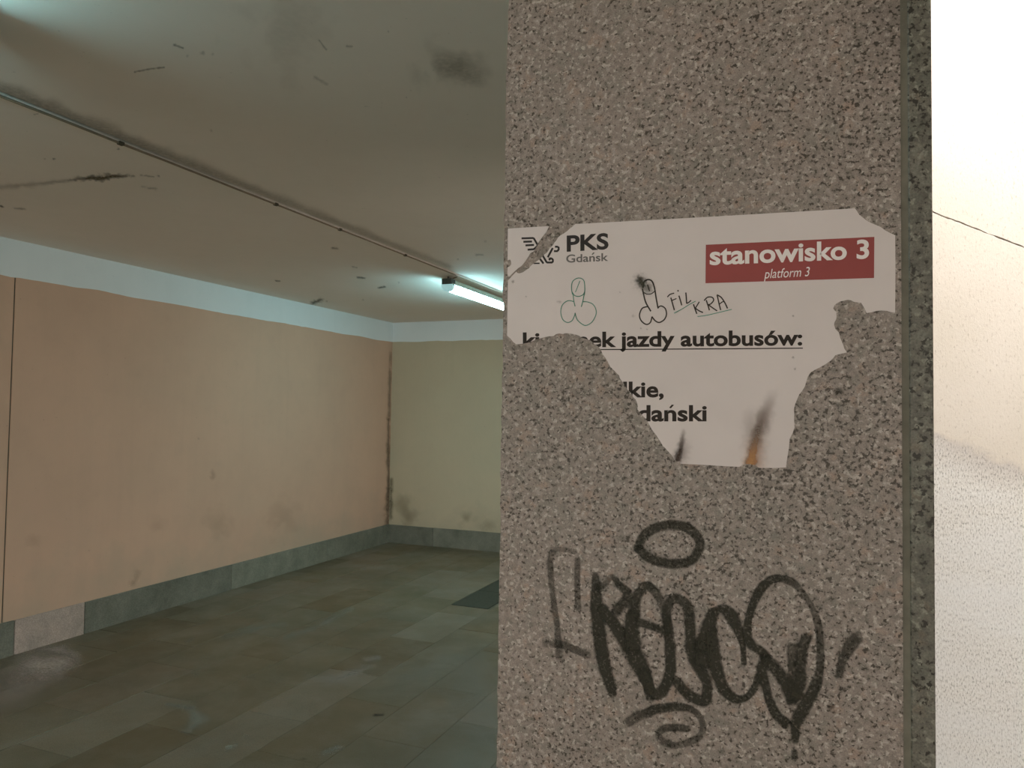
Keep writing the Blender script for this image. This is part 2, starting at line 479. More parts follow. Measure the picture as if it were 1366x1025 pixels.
# soot along the ceiling joint, denser on its right side
def jx(x): return 125 + .3896*x
smudge('stain', ceil, cer, [[(-30, jx(-30) - 7, 15, .38), (60, jx(60) - 7, 17, .42), (150, jx(150) - 6, 14, .42), (260, jx(260) - 5, 11, .38), (400, jx(400) - 4, 9, .32), (520, jx(520) - 3, 7, .3), (600, jx(600) - 3, 6, .28)]], (.17, .135, .09), 3, .35, .03)
smudge('stain', ceil, ce, [[(95, 240, 5, .4), (118, 238, 7, .9), (133, 238, 9, 1), (150, 235, 8, .9), (178, 235, 3, .6)], [(188, 234, 2.5, .5), (205, 236, 2, .5)], [(212, 235, 2.5, .6)]], brown, 1.2, .7, .15, squash=1.6)
smudge('stain', ceil, ce, [[(0, 250, 9, .25), (50, 246, 7, .3), (100, 240, 5, .35)], [(190, 250, 3, .4), (207, 252, 4, .4)]], brown, 2, .6, .08, squash=1.6, seed=3)
smudge('stain', ceil, ce, [[(0, 275, 3, .8), (4, 276, 2.5, .7)], [(20, 278, 3, .4), (32, 279, 3, .5)], [(60, 212, 2, .4)], [(72, 212, 3, .7)], [(158, 199, 3, .7)], [(46, 153, 2, .4), (50, 152, 2, .4)]], brown, 1.0, .5, .3, squash=1.5, seed=5)
smudge('scuff', ceil, cer, [[(180, 96, 1.7, .7), (200, 92, 1.6, .6), (219, 90, 1.7, .7)], [(232, 60, 2.5, .6), (244, 64, 2.2, .5)], [(270, 71, 4, .4)], [(284, 72, 3, .35)], [(250, 75, 3, .25)], [(282, 175, 2.5, .3)]], (.17, .16, .12), 1.0, .5, .2, seed=8)
smudge('scuff', ceil, cer, [[(426, 54, 1.8, .4), (435, 66, 1.8, .4)], [(463, 62, 2.5, .4), (470, 62, 2, .3)], [(518, 42, 1.5, .5)], [(522, 35, 1.4, .5)], [(420, 103, 3, .25), (436, 112, 3, .25)], [(542, 130, 2, .3)]], (.16, .15, .115), 1.0, .5, .2, seed=9)
smudge('stain', ceil, cer, [[(585, 88, 32, .32), (612, 92, 34, .4), (630, 104, 26, .3)], [(385, 40, 70, .12)]], (.22, .19, .13), 4, .6, .03, seed=12)
smudge('scuff', ceil, ce, [[(418, 404, 6, .75), (428, 400, 5, .7)], [(368, 375, 3, .7), (373, 375, 2.5, .6)], [(444, 331, 4, .7), (450, 332, 3, .5)], [(477, 370, 3, .6), (486, 371, 3, .7)], [(505, 384, 3, .6), (513, 383, 3, .8)], [(470, 356, 2.4, .5), (476, 357, 2, .4)], [(532, 377, 2, .6)], [(484, 400, 2, .4)], [(436, 402, 2.5, .4)], [(494, 398, 1.8, .4)]], (.14, .12, .08), 1.0, .5, .25, squash=1.6, seed=14)
smudge('scuff', ceil, cer, [[(635, 340, 3, .4), (644, 340, 2, .4)], [(611, 346, 2, .4)], [(648, 322, 3, .25)]], (.14, .12, .08), 1.0, .5, .25, squash=1.6, seed=15)
# wall marks
smudge('smear', wl, lw, [[(283, 628, 4, .22), (284, 637, 5, .3)], [(265, 585, 2, .3)]], (.20, .17, .115), 1.2, .5, .2, seed=20)
smudge('smear', wl, lw, [[(178, 778, 9, .28), (184, 766, 7, .2)], [(45, 722, 14, .14)], [(210, 702, 16, .12)], [(290, 700, 26, .14)], [(375, 690, 30, .14)]], (.25, .20, .12), 2, .5, .06, seed=21)
smudge('smear', wl, lw, [[(518, 560, 3, .7), (518, 650, 4, .8), (517, 698, 7, .7)], [(521, 470, 2, .5), (519, 560, 3, .6)]], (.13, .10, .06), 1.5, .6, .08, seed=22)
smudge('smear', wb, ew, [[(522, 640, 3, .7), (521, 690, 6, .6)], [(545, 690, 16, .4), (536, 672, 20, .35)], [(622, 692, 14, .35)], [(650, 702, 14, .25)]], (.24, .20, .12), 1.6, .5, .06, seed=23)
# pale pinkish and grey marks on the floor
smudge('pale_mark', floor, fl, [[(22, 905, 44, .6), (52, 893, 52, 1), (88, 882, 30, .8)], [(52, 866, 11, .5), (82, 867, 16, .8), (100, 878, 12, .5)], [(5, 930, 50, .35), (45, 912, 34, .35)]], (.56, .46, .41), 2.5, .2, .03, squash=1.5, seed=30)
smudge('pale_mark', floor, fl, [[(415, 905, 16, .3), (450, 906, 20, .5), (475, 897, 18, .5), (492, 890, 12, .3)], [(490, 880, 13, .4), (505, 878, 12, .45)]], (.42, .37, .33), 1.6, .5, .06, squash=2, seed=31)
smudge('pale_mark', floor, fl, [[(225, 940, 9, .45), (255, 945, 10, .6)], [(255, 945, 14, .45), (265, 960, 17, .6), (252, 975, 14, .5)], [(305, 997, 10, .6), (314, 994, 9, .6)], [(436, 1004, 11, .5), (450, 998, 11, .6)], [(560, 905, 60, .25), (620, 880, 50, .3), (650, 960, 60, .35)], [(380, 850, 9, .4), (420, 838, 9, .4), (470, 812, 8, .35)], [(300, 850, 12, .3), (345, 838, 12, .4), (380, 832, 10, .3)], [(330, 982, 6, .3)], [(250, 856, 7, .4), (258, 852, 6, .4)], [(262, 900, 7, .3)]], (.36, .36, .31), 2, .5, .06, squash=2, seed=32)
smudge('oil_spot', floor, fl, [[(500, 954, 5, .8), (509, 954, 5, .8)], [(405, 1013, 6, .4)]], (.02, .02, .012), 1.2, .4, .1, squash=2, seed=33)

# ------------------------------------------------------------------ floor hatch
h = root('drain_cover', 'dark flat metal cover plate let into the stone floor', 'cover', ((hx0+hx1)/2, hy0, 0))
HL = h.location
o = obj('frame', box((hx0 + .002, hy0 + .002, -.024), (hx1 - .002, hy1 - .002, -.006)), M['hatch'], h); rebase(o, HL)
ym = hy0 + .52
for y0, y1 in ((hy0 + .006, ym - .003), (ym + .003, hy1 - .006)):
    o = obj('plate', box((hx0 + .006, y0, -.0075), (hx1 - .006, y1, .0015), .002), M['hatch'], h); rebase(o, HL)

# ------------------------------------------------------------------ lamps and cable
def lamp(name, x, y0, L, label, group):
    zt = HC - .022
    t = root(name, label, 'lamp', (x, y0, HC), group); base = (x, y0, HC)
    def part(nm, b, m, smooth=False, par=t):
        o_ = obj(nm, b, M[m], par, smooth); rebase(o_, base); return o_
    # channel housing with sloping sides
    prof = [(-.026, 0), (.026, 0), (.036, -.028), (.050, -.038), (.050, -.043), (-.050, -.043), (-.050, -.038), (-.036, -.028)]
    part('housing', prism([Vector((x + p, y0 + .02, zt + q)) for p, q in prof], (0, L - .04, 0)), 'lamp_body')
    # rounded diffuser trough
    arc = [(-.043, -.041)] + [(.043*math.cos(a), -.046 - .044*math.sin(a)**.8) for a in [math.pi - math.pi*i/12 for i in range(1, 12)]] + [(.043, -.041)]
    part('diffuser', prism([Vector((x + p, y0 + .055, zt + q)) for p, q in arc], (0, L - .11, 0)), 'glow')
    for e in (0, 1):
        ya, yb_ = (y0 + .006, y0 + .055) if e == 0 else (y0 + L - .055, y0 + L - .006)
        big = [(p*1.04, q if i_ in (0, 12) else q*1.02) for i_, (p, q) in enumerate(arc)]
        part('end_cap', prism([Vector((x + p, ya, zt + q)) for p, q in big], (0, yb_ - ya, 0)), 'lamp_cap')
        yc = y0 + .002 if e == 0 else y0 + L - .075
        part('end_bracket', box((x - .041, yc, zt - .040), (x + .041, yc + .073, zt + .003), .003), 'lamp_dark')
        yh = y0 + .03 if e == 0 else y0 + L - .03
        part('hanger', box((x - .004, yh - .003, zt), (x + .004, yh + .003, HC + .003)), 'lamp_dark')
    for k in range(4):
        yc = y0 + .2 + (L - .4)*k/3
        part('clip', box((x - .0425, yc - .012, zt - .052), (x + .0425, yc + .012, zt - .036), .002), 'lamp_body')
    return t
LX, LY = -2.575, 5.03
lamp('fluorescent_lamp', LX, LY, 1.28, 'glowing white fluorescent batten lamp under the ceiling beside the joint', None)
lamp('fluorescent_lamp', -2.05, -.03, 1.28, 'fluorescent batten lamp on the ceiling nearest the camera', None)

def tube(pts, r, sides=6):
    b = bmesh.new(); rings = []
    for i, p in enumerate(pts):
        p = Vector(p); d = (Vector(pts[min(i+1, len(pts)-1)]) - Vector(pts[max(i-1, 0)])).normalized()
        s = d.cross(Vector((0, 0, 1))); s = s.normalized() if s.length > .01 else Vector((1, 0, 0)); u = s.cross(d)
        rings.append([b.verts.new(p + s*r*math.cos(2*math.pi*k/sides) + u*r*math.sin(2*math.pi*k/sides)) for k in range(sides)])
    for A_, B_ in zip(rings[:-1], rings[1:]):
        for k in range(sides): b.faces.new((A_[k], A_[(k+1) % sides], B_[(k+1) % sides], B_[k]))
    b.faces.new(rings[0][::-1]); b.faces.new(rings[-1])
    return b
cy = [(.3 + .06*i) for i in range(int((LY - .3)/.06) + 1)]
pts = [(XG - .011 + .003*noise.noise(Vector((y*2.3, 0, 1))) + .0015*noise.noise(Vector((y*9, 0, 1))), y, HC - .0055 + .0015*noise.noise(Vector((y*3, 4, 0)))) for y in cy]
pts += [(XG - .03, LY + .03, HC - .008), (LX + .03, LY + .05, HC - .014), (LX + .02, LY + .06, HC - .024)]
cb = root('lamp_cable', 'thin grimy cable running along the ceiling joint to the lamp', 'cable', (XG, .3, HC))
o = obj('wire', tube(pts, .0045), M['cable'], cb, True); rebase(o, cb.location)
for px_, py_ in ((446, 306), (536, 340), (364, 272), (160, 190)):
    q = on('z', HC, px_, py_)
    o = obj('clip', box((XG - .022, q.y - .012, HC - .011), (XG - .004, q.y + .012, HC + .002), .002), M['dark_gap'], cb); rebase(o, cb.location)

# ------------------------------------------------------------------ granite pillar
pil = root('granite_pillar', 'speckled granite clad pillar carrying the torn notice and black scrawl', 'pillar', ((XM + XP)/2, D, 0))
PB = pil.location
def ppart(nm, b, m, smooth=False):
    o_ = obj(nm, b, M[m], pil, smooth); rebase(o_, PB); return o_
HT = HC + .002
JX0, JX1 = face(1203, 512).x, face(1213, 512).x
# front slab with a rough broken left edge
leftx = XM - .0135
prof = []
nz = 260
for i in range(nz + 1):
    z = HT*i/nz
    dxx = .0022*noise.noise(Vector((z*9, 1, 0))) + .0016*noise.noise(Vector((z*45, 2, 0))) + .0012*noise.noise(Vector((z*130, 3, 0)))
    prof.append(Vector((leftx + dxx, D, z)))
ppart('front_slab', prism([Vector((JX0, D, 0)), Vector((JX0, D, HT))] + prof[::-1], (0, .03, 0)), 'granite')
ppart('joint_filler', box((JX0, D + .0015, 0), (JX1, D + .028, HT)), 'grout')
ppart('corner_strip', box((JX1, D, 0), (XP + .0015, D + .03, HT), .0012), 'granite_strip')
ppart('side_slab', box((XM - .012, D + .031, 0), (XM + .012, D + PD, HT), .001), 'granite_side')
ppart('side_slab', box((XP - .022, D + .031, 0), (XP, D + PD, HT), .001), 'granite_side')
ppart('core', box((XM + .012, D + .03, 0), (XP - .022, D + PD, HT)), 'shell')

# black marker scrawl: strokes in photograph pixels carried onto the stone, then each a mesh of its own
def ribbon(name, parent, strokes, mat, eps, base, color=None, n=9, step=0.00002):
    """brush strokes with a soft edge: five points across, clear at both edges, rounded ends"""
    b_vs, b_fs, cs = [], [], []
    for si, s in enumerate(strokes):
        P_ = spline(s, n)
        a, b_, y, z = P_[0], P_[1], P_[-2], P_[-1]
        def ext(p, q):
            l = math.hypot(p[0] - q[0], p[1] - q[1]) or 1; k = p[2]*.42/l
            return (p[0] + (p[0] - q[0])*k, p[1] + (p[1] - q[1])*k, p[2]*.45, 0)
        P_ = [ext(a, b_)] + P_ + [ext(z, y)]
        e = eps + step*si; k0 = len(b_vs)
        for i, p in enumerate(P_):
            q0, q1 = P_[max(0, i-1)], P_[min(len(P_)-1, i+1)]
            dx, dy = q1[0] - q0[0], q1[1] - q0[1]; l = math.hypot(dx, dy) or 1
            for u, k in ((-.60, 0), (-.38, 1), (0, 1), (.38, 1), (.60, 0)):
                wd = p[2]*u*(1 + .16*noise.noise(Vector((p[0]*.2, p[1]*.2, si + u))))
                b_vs.append(face(p[0] - dy/l*wd, p[1] + dx/l*wd, e)); cs.append(p[3]*k)
        for i in range(len(P_) - 1):
            for j in range(4):
                k = k0 + i*5 + j; b_fs.append((k, k+1, k+6, k+5))
    me = bpy.data.meshes.new(name); me.from_pydata(b_vs, [], b_fs)
    if color:
        at = me.color_attributes.new('ink', 'FLOAT_COLOR', 'POINT')
        for i, a in enumerate(cs): at.data[i].color = (*color, a)
    o_ = link(name, me, M[mat], parent); rebase(o_, base)
    return o_
def z5(pts, w, a): return [(700 + p[0]/2.9696, 680 + p[1]/2.9696, (p[2] if len(p) > 2 else w)/2.9696, p[3] if len(p) > 3 else a) for p in pts]
scr = []
def A_(pts): return [(720 + u/6.83, 720 + v/6.83, w_, a) for u, v, w_, a in pts]
def B_(pts): return [(720 + u/5.692, 850 + v/5.692, w_, a) for u, v, w_, a in pts]
def C_(pts): return [(880 + u/5.059, 760 + v/5.059, w_, a) for u, v, w_, a in pts]
def D_(pts): return [(960 + u/5.54, 840 + v/5.54, w_, a) for u, v, w_, a in pts]
scr.append(z5([(450, 150), (470, 105), (520, 72), (590, 60), (650, 78), (690, 120), (685, 170), (650, 205), (580, 215), (510, 200), (465, 170), (445, 150)], 38, .80))
scr.append(A_([(100, 90, 7, .25), (200, 90, 7, .3), (330, 110, 7, .25)]))
scr.append(A_([(120, 110, 7, .4), (95, 200, 8, .5), (105, 400, 8, .5), (130, 600, 8, .5), (160, 800, 8, .5), (172, 950, 10, .5), (180, 1060, 11, .45), (195, 1120, 9, .15)]))
scr.append(A_([(345, 170, 8, .4), (340, 400, 8, .5), (350, 630, 9, .55)]))
scr.append(A_([(40, 955, 8, .35), (200, 960, 11, .55), (350, 1020, 10, .55), (450, 1060, 9, .5)]))
scr.append(A_([(505, 320, 10, .6), (515, 470, 14, .85), (520, 650, 17, .95), (560, 1000, 18, .95), (588, 1150, 17, .95), (640, 1320, 14, .95), (668, 1420, 11, .9)]))
scr.append(A_([(530, 440, 12, .7), (600, 400, 9, .4), (660, 340, 8, .55), (730, 420, 10, .8), (790, 480, 12, .8), (780, 560, 15, .8), (720, 620, 15, .8), (690, 680, 12, .7)]))
scr.append(A_([(560, 620, 14, .9), (680, 780, 17, .95), (800, 950, 20, .95), (880, 1090, 24, .95), (950, 1220, 20, .95), (985, 1330, 14, .9), (1010, 1450, 13, .9)]))
scr.append(A_([(860, 700, 17, .92), (870, 560, 14, .85), (930, 450, 13, .8), (1000, 430, 13, .8), (1080, 520, 11, .6), (1130, 640, 11, .6), (1160, 780, 13, .8), (1185, 980, 14, .9), (1190, 1180, 15, .92), (1150, 1330, 16, .92), (1080, 1410, 15, .92), (1010, 1370, 14, .9), (940, 1210, 18, .92)]))
scr.append(A_([(840, 680, 18, .9), (838, 820, 20, .95), (850, 1000, 22, .95)]))
scr.append(A_([(890, 750, 11, .8), (1020, 790, 11, .82), (1160, 845, 11, .8)]))
scr.append(C_([(60, 420, 11, .7), (50, 280, 12, .75), (80, 205, 13, .78), (140, 205, 13, .78), (190, 270, 15, .8), (205, 400, 15, .92), (215, 560, 15, .95), (265, 660, 16, .95), (315, 760, 14, .92), (315, 870, 15, .92), (270, 885, 15, .9), (180, 835, 14, .88), (110, 750, 13, .85)]))
scr.append(C_([(300, 490, 28, .97), (295, 640, 26, .97)]))
scr.append(C_([(290, 540, 22, .97), (330, 400, 22, .97), (355, 310, 16, .9), (420, 265, 12, .85), (480, 310, 18, .92), (525, 400, 14, .92), (562, 520, 8, .9), (568, 640, 8, .85)]))
scr.append(C_([(350, 420, 16, .96), (362, 560, 18, .97), (385, 690, 17, .95), (430, 800, 15, .92), (500, 870, 13, .9), (580, 868, 10, .85), (640, 800, 10, .8), (670, 720, 12, .85)]))
scr.append(C_([(720, 590, 12, .9), (680, 550, 12, .9), (620, 510, 12, .9), (590, 430, 12, .9), (600, 330, 10, .92), (640, 210, 12, .9), (700, 110, 13, .9), (780, 60, 11, .85), (880, 80, 11, .7), (960, 150, 8, .45), (1030, 260, 8, .5), (1070, 380, 10, .6), (1085, 560, 11, .65), (1080, 680, 11, .75), (1050, 790, 16, .88), (990, 900, 18, .9), (945, 985, 18, .9), (918, 1050, 14, .9), (915, 1130, 11, .9), (916, 1165, 9, .8)]))
scr.append(D_([(550, 895, 8, .6), (555, 955, 10, .8)]))
scr.append(D_([(330, 210, 14, .9), (310, 320, 15, .92), (340, 420, 12, .88), (365, 520, 11, .88), (420, 630, 13, .88), (500, 705, 14, .9)]))
scr.append(D_([(340, 220, 16, .9), (410, 290, 17, .85), (470, 370, 16, .88), (515, 440, 20, .92), (535, 540, 15, .9)]))
scr.append(D_([(530, 120, 13, .55), (540, 250, 14, .7), (545, 400, 15, .85), (545, 520, 18, .9)]))
scr.append(D_([(650, 45, 14, .75), (610, 150, 15, .78), (600, 280, 14, .8), (600, 400, 14, .85), (560, 500, 16, .9)]))
scr.append(D_([(1015, 55, 17, .62), (960, 130, 18, .68), (905, 240, 12, .65), (880, 350, 11, .72)]))
scr.append(D_([(892, 420, 7, .2), (895, 470, 7, .2)]))
scr.append(D_([(815, 555, 10, .4), (825, 585, 10, .4)]))
scr.append(B_([(665, 660, 13, .5), (740, 605, 14, .6), (800, 585, 14, .7), (880, 550, 13, .85), (1000, 535, 12, .85), (1120, 540, 10, .75), (1200, 590, 8, .55), (1240, 680, 9, .5), (1210, 760, 10, .6), (1120, 805, 10, .5), (1020, 825, 10, .5), (930, 790, 10, .55), (905, 735, 10, .55), (950, 695, 10, .65), (1040, 690, 10, .7), (1130, 700, 9, .6)]))
gr = ribbon('graffiti', pil, scr, 'marker', .0004, PB, color=(.030, .028, .018))
gr['label'] = 'black marker graffiti scrawl'
# scorched and greasy marks on the stone
smudge('stain', pil, lambda a, b: face(a, b, .0003), [[(1119, 522, 8, .7)], [(1118, 541, 6, .6)], [(1172, 60, 60, .12), (1190, 20, 60, .15)]], (.05, .05, .04), 2, .4, .06, 'dirt', seed=40, base=PB)

# ------------------------------------------------------------------ torn notice
Z1 = lambda u, v: (660 + u/4.5533, 270 + v/4.5533)
Z2 = lambda u, v: (920 + u/4.5533, 270 + v/4.5533)
Z3 = lambda u, v: (680 + u/4.5533, 430 + v/4.5533)
Z4 = lambda u, v: (920 + u/4.5533, 430 + v/4.5533)
main = [Z1(*p) for p in ((490, 132),)] + [Z2(*p) for p in ((0, 95), (500, 66), (1005, 37), (1030, 75), (1080, 115), (1120, 133), (1160, 150), (1190, 172), (1215, 185), (1248, 200), (1250, 400), (1248, 670), (1225, 668), (1200, 660), (1165, 657), (1135, 660), (1105, 668), (1075, 672), (1060, 640), (1042, 610), (1000, 605), (980, 595), (960, 592), (935, 598), (915, 602), (892, 615), (880, 625), (872, 645), (880, 657), (890, 665), (892, 690), (890, 710), (880, 728), (877, 745), (885, 770), (905, 790), (915, 825), (930, 860), (940, 890), (955, 912))]
main += [Z4(*p) for p in ((885, 200), (872, 218), (855, 235), (820, 258), (790, 275), (760, 290), (735, 305), (718, 330), (708, 362), (700, 390), (685, 415), (665, 440), (652, 470), (640, 500), (633, 530), (635, 560), (634, 600), (637, 640), (625, 675), (607, 710), (603, 760), (597, 800), (590, 840), (585, 883), (500, 886), (420, 885), (400, 870), (360, 862), (325, 866), (300, 880))]
main += [Z3(*p) for p in ((1200, 868), (1035, 860), (1033, 848), (1012, 845), (1000, 835), (985, 810), (960, 782), (930, 750), (905, 710), (885, 680), (865, 655), (835, 600), (805, 565), (775, 530), (778, 512), (775, 495), (765, 470), (750, 455), (735, 428), (715, 410), (690, 370), (668, 340), (665, 325), (635, 295), (610, 270), (595, 240), (580, 215), (562, 190), (555, 170), (540, 150), (510, 130), (490, 110), (465, 103), (440, 95), (420, 82), (400, 75), (375, 70), (340, 67), (320, 72), (300, 68), (280, 72), (265, 85), (240, 86), (215, 90), (180, 100), (155, 108), (130, 118), (105, 126), (80, 130), (40, 135), (20, 120), (5, 100))]
main += [Z1(*p) for p in ((75, 810), (77, 640), (80, 475), (130, 421), (138, 430), (150, 432), (172, 425), (190, 412), (208, 400), (225, 380), (250, 362), (275, 345), (300, 318), (318, 305), (330, 285), (342, 272), (355, 258), (363, 244), (375, 230), (385, 213), (400, 200), (418, 190), (440, 175), (455, 160), (470, 150))]
scrap = [Z1(*p) for p in ((80, 160), (200, 152), (330, 145), (322, 163), (315, 180), (292, 208), (275, 230), (262, 250), (255, 265), (246, 282), (236, 298), (215, 310), (205, 330), (185, 360), (165, 385), (140, 402), (128, 413), (85, 455), (78, 440), (78, 395), (92, 388), (100, 375), (98, 355), (92, 347), (78, 352))]

def tri2(poly): return [[(poly[i][0], poly[i][1]) for i in t] for t in tessellate_polygon([[Vector((p[0], p[1], 0)) for p in poly]])]
MT, ST = tri2(main), tri2(scrap)
def area(p): return sum(p[i][0]*p[(i+1) % len(p)][1] - p[(i+1) % len(p)][0]*p[i][1] for i in range(len(p)))/2
def clip_poly(sub, tri):
    if area(tri) < 0: tri = tri[::-1]
    out = sub
    for i in range(3):
        a, b = tri[i], tri[(i+1) % 3]
        src, out = out, []
        if not src: return []
        sd = lambda p: (b[0]-a[0])*(p[1]-a[1]) - (b[1]-a[1])*(p[0]-a[0])
        for k in range(len(src)):
            p, q = src[k], src[(k+1) % len(src)]; dp, dq = sd(p), sd(q)
            if dp >= 0: out.append(p)
            if (dp >= 0) != (dq >= 0):
                t = dp/(dp - dq); out.append((p[0] + (q[0]-p[0])*t, p[1] + (q[1]-p[1])*t))
    return out
def bb2(p): return min(q[0] for q in p), min(q[1] for q in p), max(q[0] for q in p), max(q[1] for q in p)
def clipped(polys, tris):
    res = []
    tb = [(t, bb2(t)) for t in tris]
    for p in polys:
        a = bb2(p)
        for t, b in tb:
            if a[0] > b[2] or a[2] < b[0] or a[1] > b[3] or a[3] < b[1]: continue
            c = clip_poly(p, t)
            if len(c) > 2 and abs(area(c)) > 1e-5: res.append(c)
    return res
def in_poly(poly):
    def f(x, y):
        r = False
        for i in range(len(poly)):
            (x0, y0), (x1, y1) = poly[i], poly[i-1]
            if (y0 > y) != (y1 > y) and x < (x1 - x0)*(y - y0)/(y1 - y0) + x0: r = not r
        return r
    return f
PAPER = .0007
def printed(name, parent, polys, mat, base, eps=.00012, tris=None):
    polys = clipped(polys, tris) if tris else polys
    if not polys: return None
    vs_, fs = [], []
    for p in polys:
        if area(p) < 0: p = p[::-1]
        k = len(vs_); vs_ += [face(x_, y_, PAPER + eps) for x_, y_ in p]; fs.append(list(range(k, k + len(p)))[::-1])
    me = bpy.data.meshes.new(name); me.from_pydata(vs_, [], fs)
    o_ = link(name, me, M[mat], parent); rebase(o_, base); return o_
def glyphs(text, bold=0.0, shear=0.0, spacing=1.0):
    cu = bpy.data.curves.new('letters', 'FONT'); cu.body = text; cu.offset = bold; cu.shear = shear; cu.space_character = spacing
    cu.resolution_u = 6
    to = bpy.data.objects.new('letters', cu); C.objects.link(to)
    bpy.context.view_layer.update()
    me = bpy.data.meshes.new_from_object(to.evaluated_get(bpy.context.evaluated_depsgraph_get()))
    polys = [[(me.vertices[i].co.x, me.vertices[i].co.y) for i in p.vertices] for p in me.polygons]
    bpy.data.objects.remove(to); bpy.data.curves.remove(cu); bpy.data.meshes.remove(me)
    return polys
def text_on(text, x0, y0, x1, y1, asc, bold=.02, shear=0, spacing=1.0, ascref='k'):
    """text from (x0, y0) to (x1, y1) along its baseline; asc = pixels from baseline to the top"""
    P_ = glyphs(text, bold, shear, spacing)
    xa = min(q[0] for p in P_ for q in p); xb = max(q[0] for p in P_ for q in p)
    ya = max(q[1] for p in glyphs(ascref, bold, shear) for q in p)
    def m(q):
        t = (q[0] - xa)/(xb - xa)
        return (x0 + (x1 - x0)*t, y0 + (y1 - y0)*t - q[1]/ya*asc)
    return [[m(q) for q in p] for p in P_]
def strokes_px(strokes, n=6, closed=False):
    out = []
    for s in strokes:
        P_ = spline(s, n, closed) if len(s) > 2 else s
        for i in range(len(P_) - (0 if closed else 1)):
            a, b = P_[i], P_[(i+1) % len(P_)]; dx, dy = b[0]-a[0], b[1]-a[1]; l = math.hypot(dx, dy) or 1
            ex, ey = dx/l*.12, dy/l*.12
            wa, wb_ = a[2]/2, b[2]/2
            out.append([(a[0]-ex-dy/l*wa, a[1]-ey+dx/l*wa), (b[0]+ex-dy/l*wb_, b[1]+ey+dx/l*wb_), (b[0]+ex+dy/l*wb_, b[1]+ey-dx/l*wb_), (a[0]-ex+dy/l*wa, a[1]-ey-dx/l*wa)])
    return out
def zs(fn, pts, w): return [(*fn(p[0], p[1]), (p[2] if len(p) > 2 else w)/4.5533) for p in pts]
def straight(fn, pts, w):
    q = zs(fn, pts, w); return [[a, b] for a, b in zip(q[:-1], q[1:])]

def sheet(name, poly, label, cat):
    base = tuple(face(sum(p[0] for p in poly)/len(poly), sum(p[1] for p in poly)/len(poly)))
    t = root(name, label, cat, base)
    o_ = obj('paper', prism([face(x_, y_, PAPER) for x_, y_ in poly], (0, PAPER - .0001, 0)), M['paper'], t); rebase(o_, base)
    return t, base
pos, B1 = sheet('torn_poster', main, 'torn white bus stop notice with a red platform banner on granite', 'poster')
scp, B2 = sheet('poster_scrap', scrap, 'small torn paper corner with half a wing logo, left of the notice', 'paper scrap')

# printed banner and lettering
banner = [Z2(98, 258), Z2(1122, 210), Z2(1120, 460), Z2(96, 492)]
o = printed('banner', pos, [banner], 'red', B1); o['label'] = 'red platform banner'
printed('lettering', pos, text_on('stanowisko 3', *Z2(122, 378), *Z2(1090, 338), 24.6, .026), 'print_white', B1, .00026)
printed('lettering', pos, text_on('platform 3', *Z2(452, 463), *Z2(730, 448), 12.2, .0, .22), 'print_white', B1, .00026)
printed('lettering', pos, text_on('PKS', *Z1(437, 297), *Z1(691, 281), 20.8, .03, ascref='P'), 'ink_black', B1, tris=MT)
printed('lettering', pos, text_on('Gdansk', *Z1(434, 366), *Z1(689, 355), 10.4, .018, ascref='d'), 'ink_grey', B1, tris=MT)
printed('lettering', pos, text_on('kierunek jazdy autobusów:', 697.4, 463.6, 1070.2, 460.2, 20.0, .029), 'ink', B1, tris=MT)
printed('underline', pos, [[(697, 466.6), (1071, 464.0), (1071, 465.4), (697, 468.0)]], 'ink', B1, tris=MT)
printed('lettering', pos, text_on('lkie,', 831.3, 529.8, 885.4, 529.4, 20.5, .029), 'ink', B1, tris=MT)
printed('lettering', pos, text_on('danski', 850.5, 561.6, 942.8, 561.6, 21.0, .029), 'ink', B1, tris=MT)
printed('lettering', pos, [[Z1(588, 318), Z1(598, 304), Z1(608, 306), Z1(594, 320)]], 'ink_grey', B1)
printed('lettering', pos, [[(892.5, 544.2), (896.2, 539.9), (899.2, 540.4), (895.0, 545.0)]], 'ink', B1)
# winged emblem, torn through the middle
wing = straight(Z1, [(163, 219), (236, 217), (262, 262)], 12)
wing += straight(Z1, [(174, 240), (226, 238)], 12) + straight(Z1, [(187, 262), (238, 259)], 12) + straight(Z1, [(200, 288), (238, 285), (262, 262)], 12)
printed('emblem', scp, strokes_px(wing), 'ink_black', B2, tris=ST)
tail = straight(Z1, [(352, 278), (322, 334)], 12) + straight(Z1, [(366, 270), (384, 270), (390, 280), (382, 297), (360, 297)], 12)
tail += straight(Z1, [(236, 371), (272, 371)], 9) + straight(Z1, [(272, 340), (296, 372)], 12) + straight(Z1, [(292, 325), (316, 366), (350, 366), (355, 352), (345, 340), (330, 342), (336, 352)], 12)
printed('emblem', pos, strokes_px(tail), 'ink_black', B1, tris=MT)

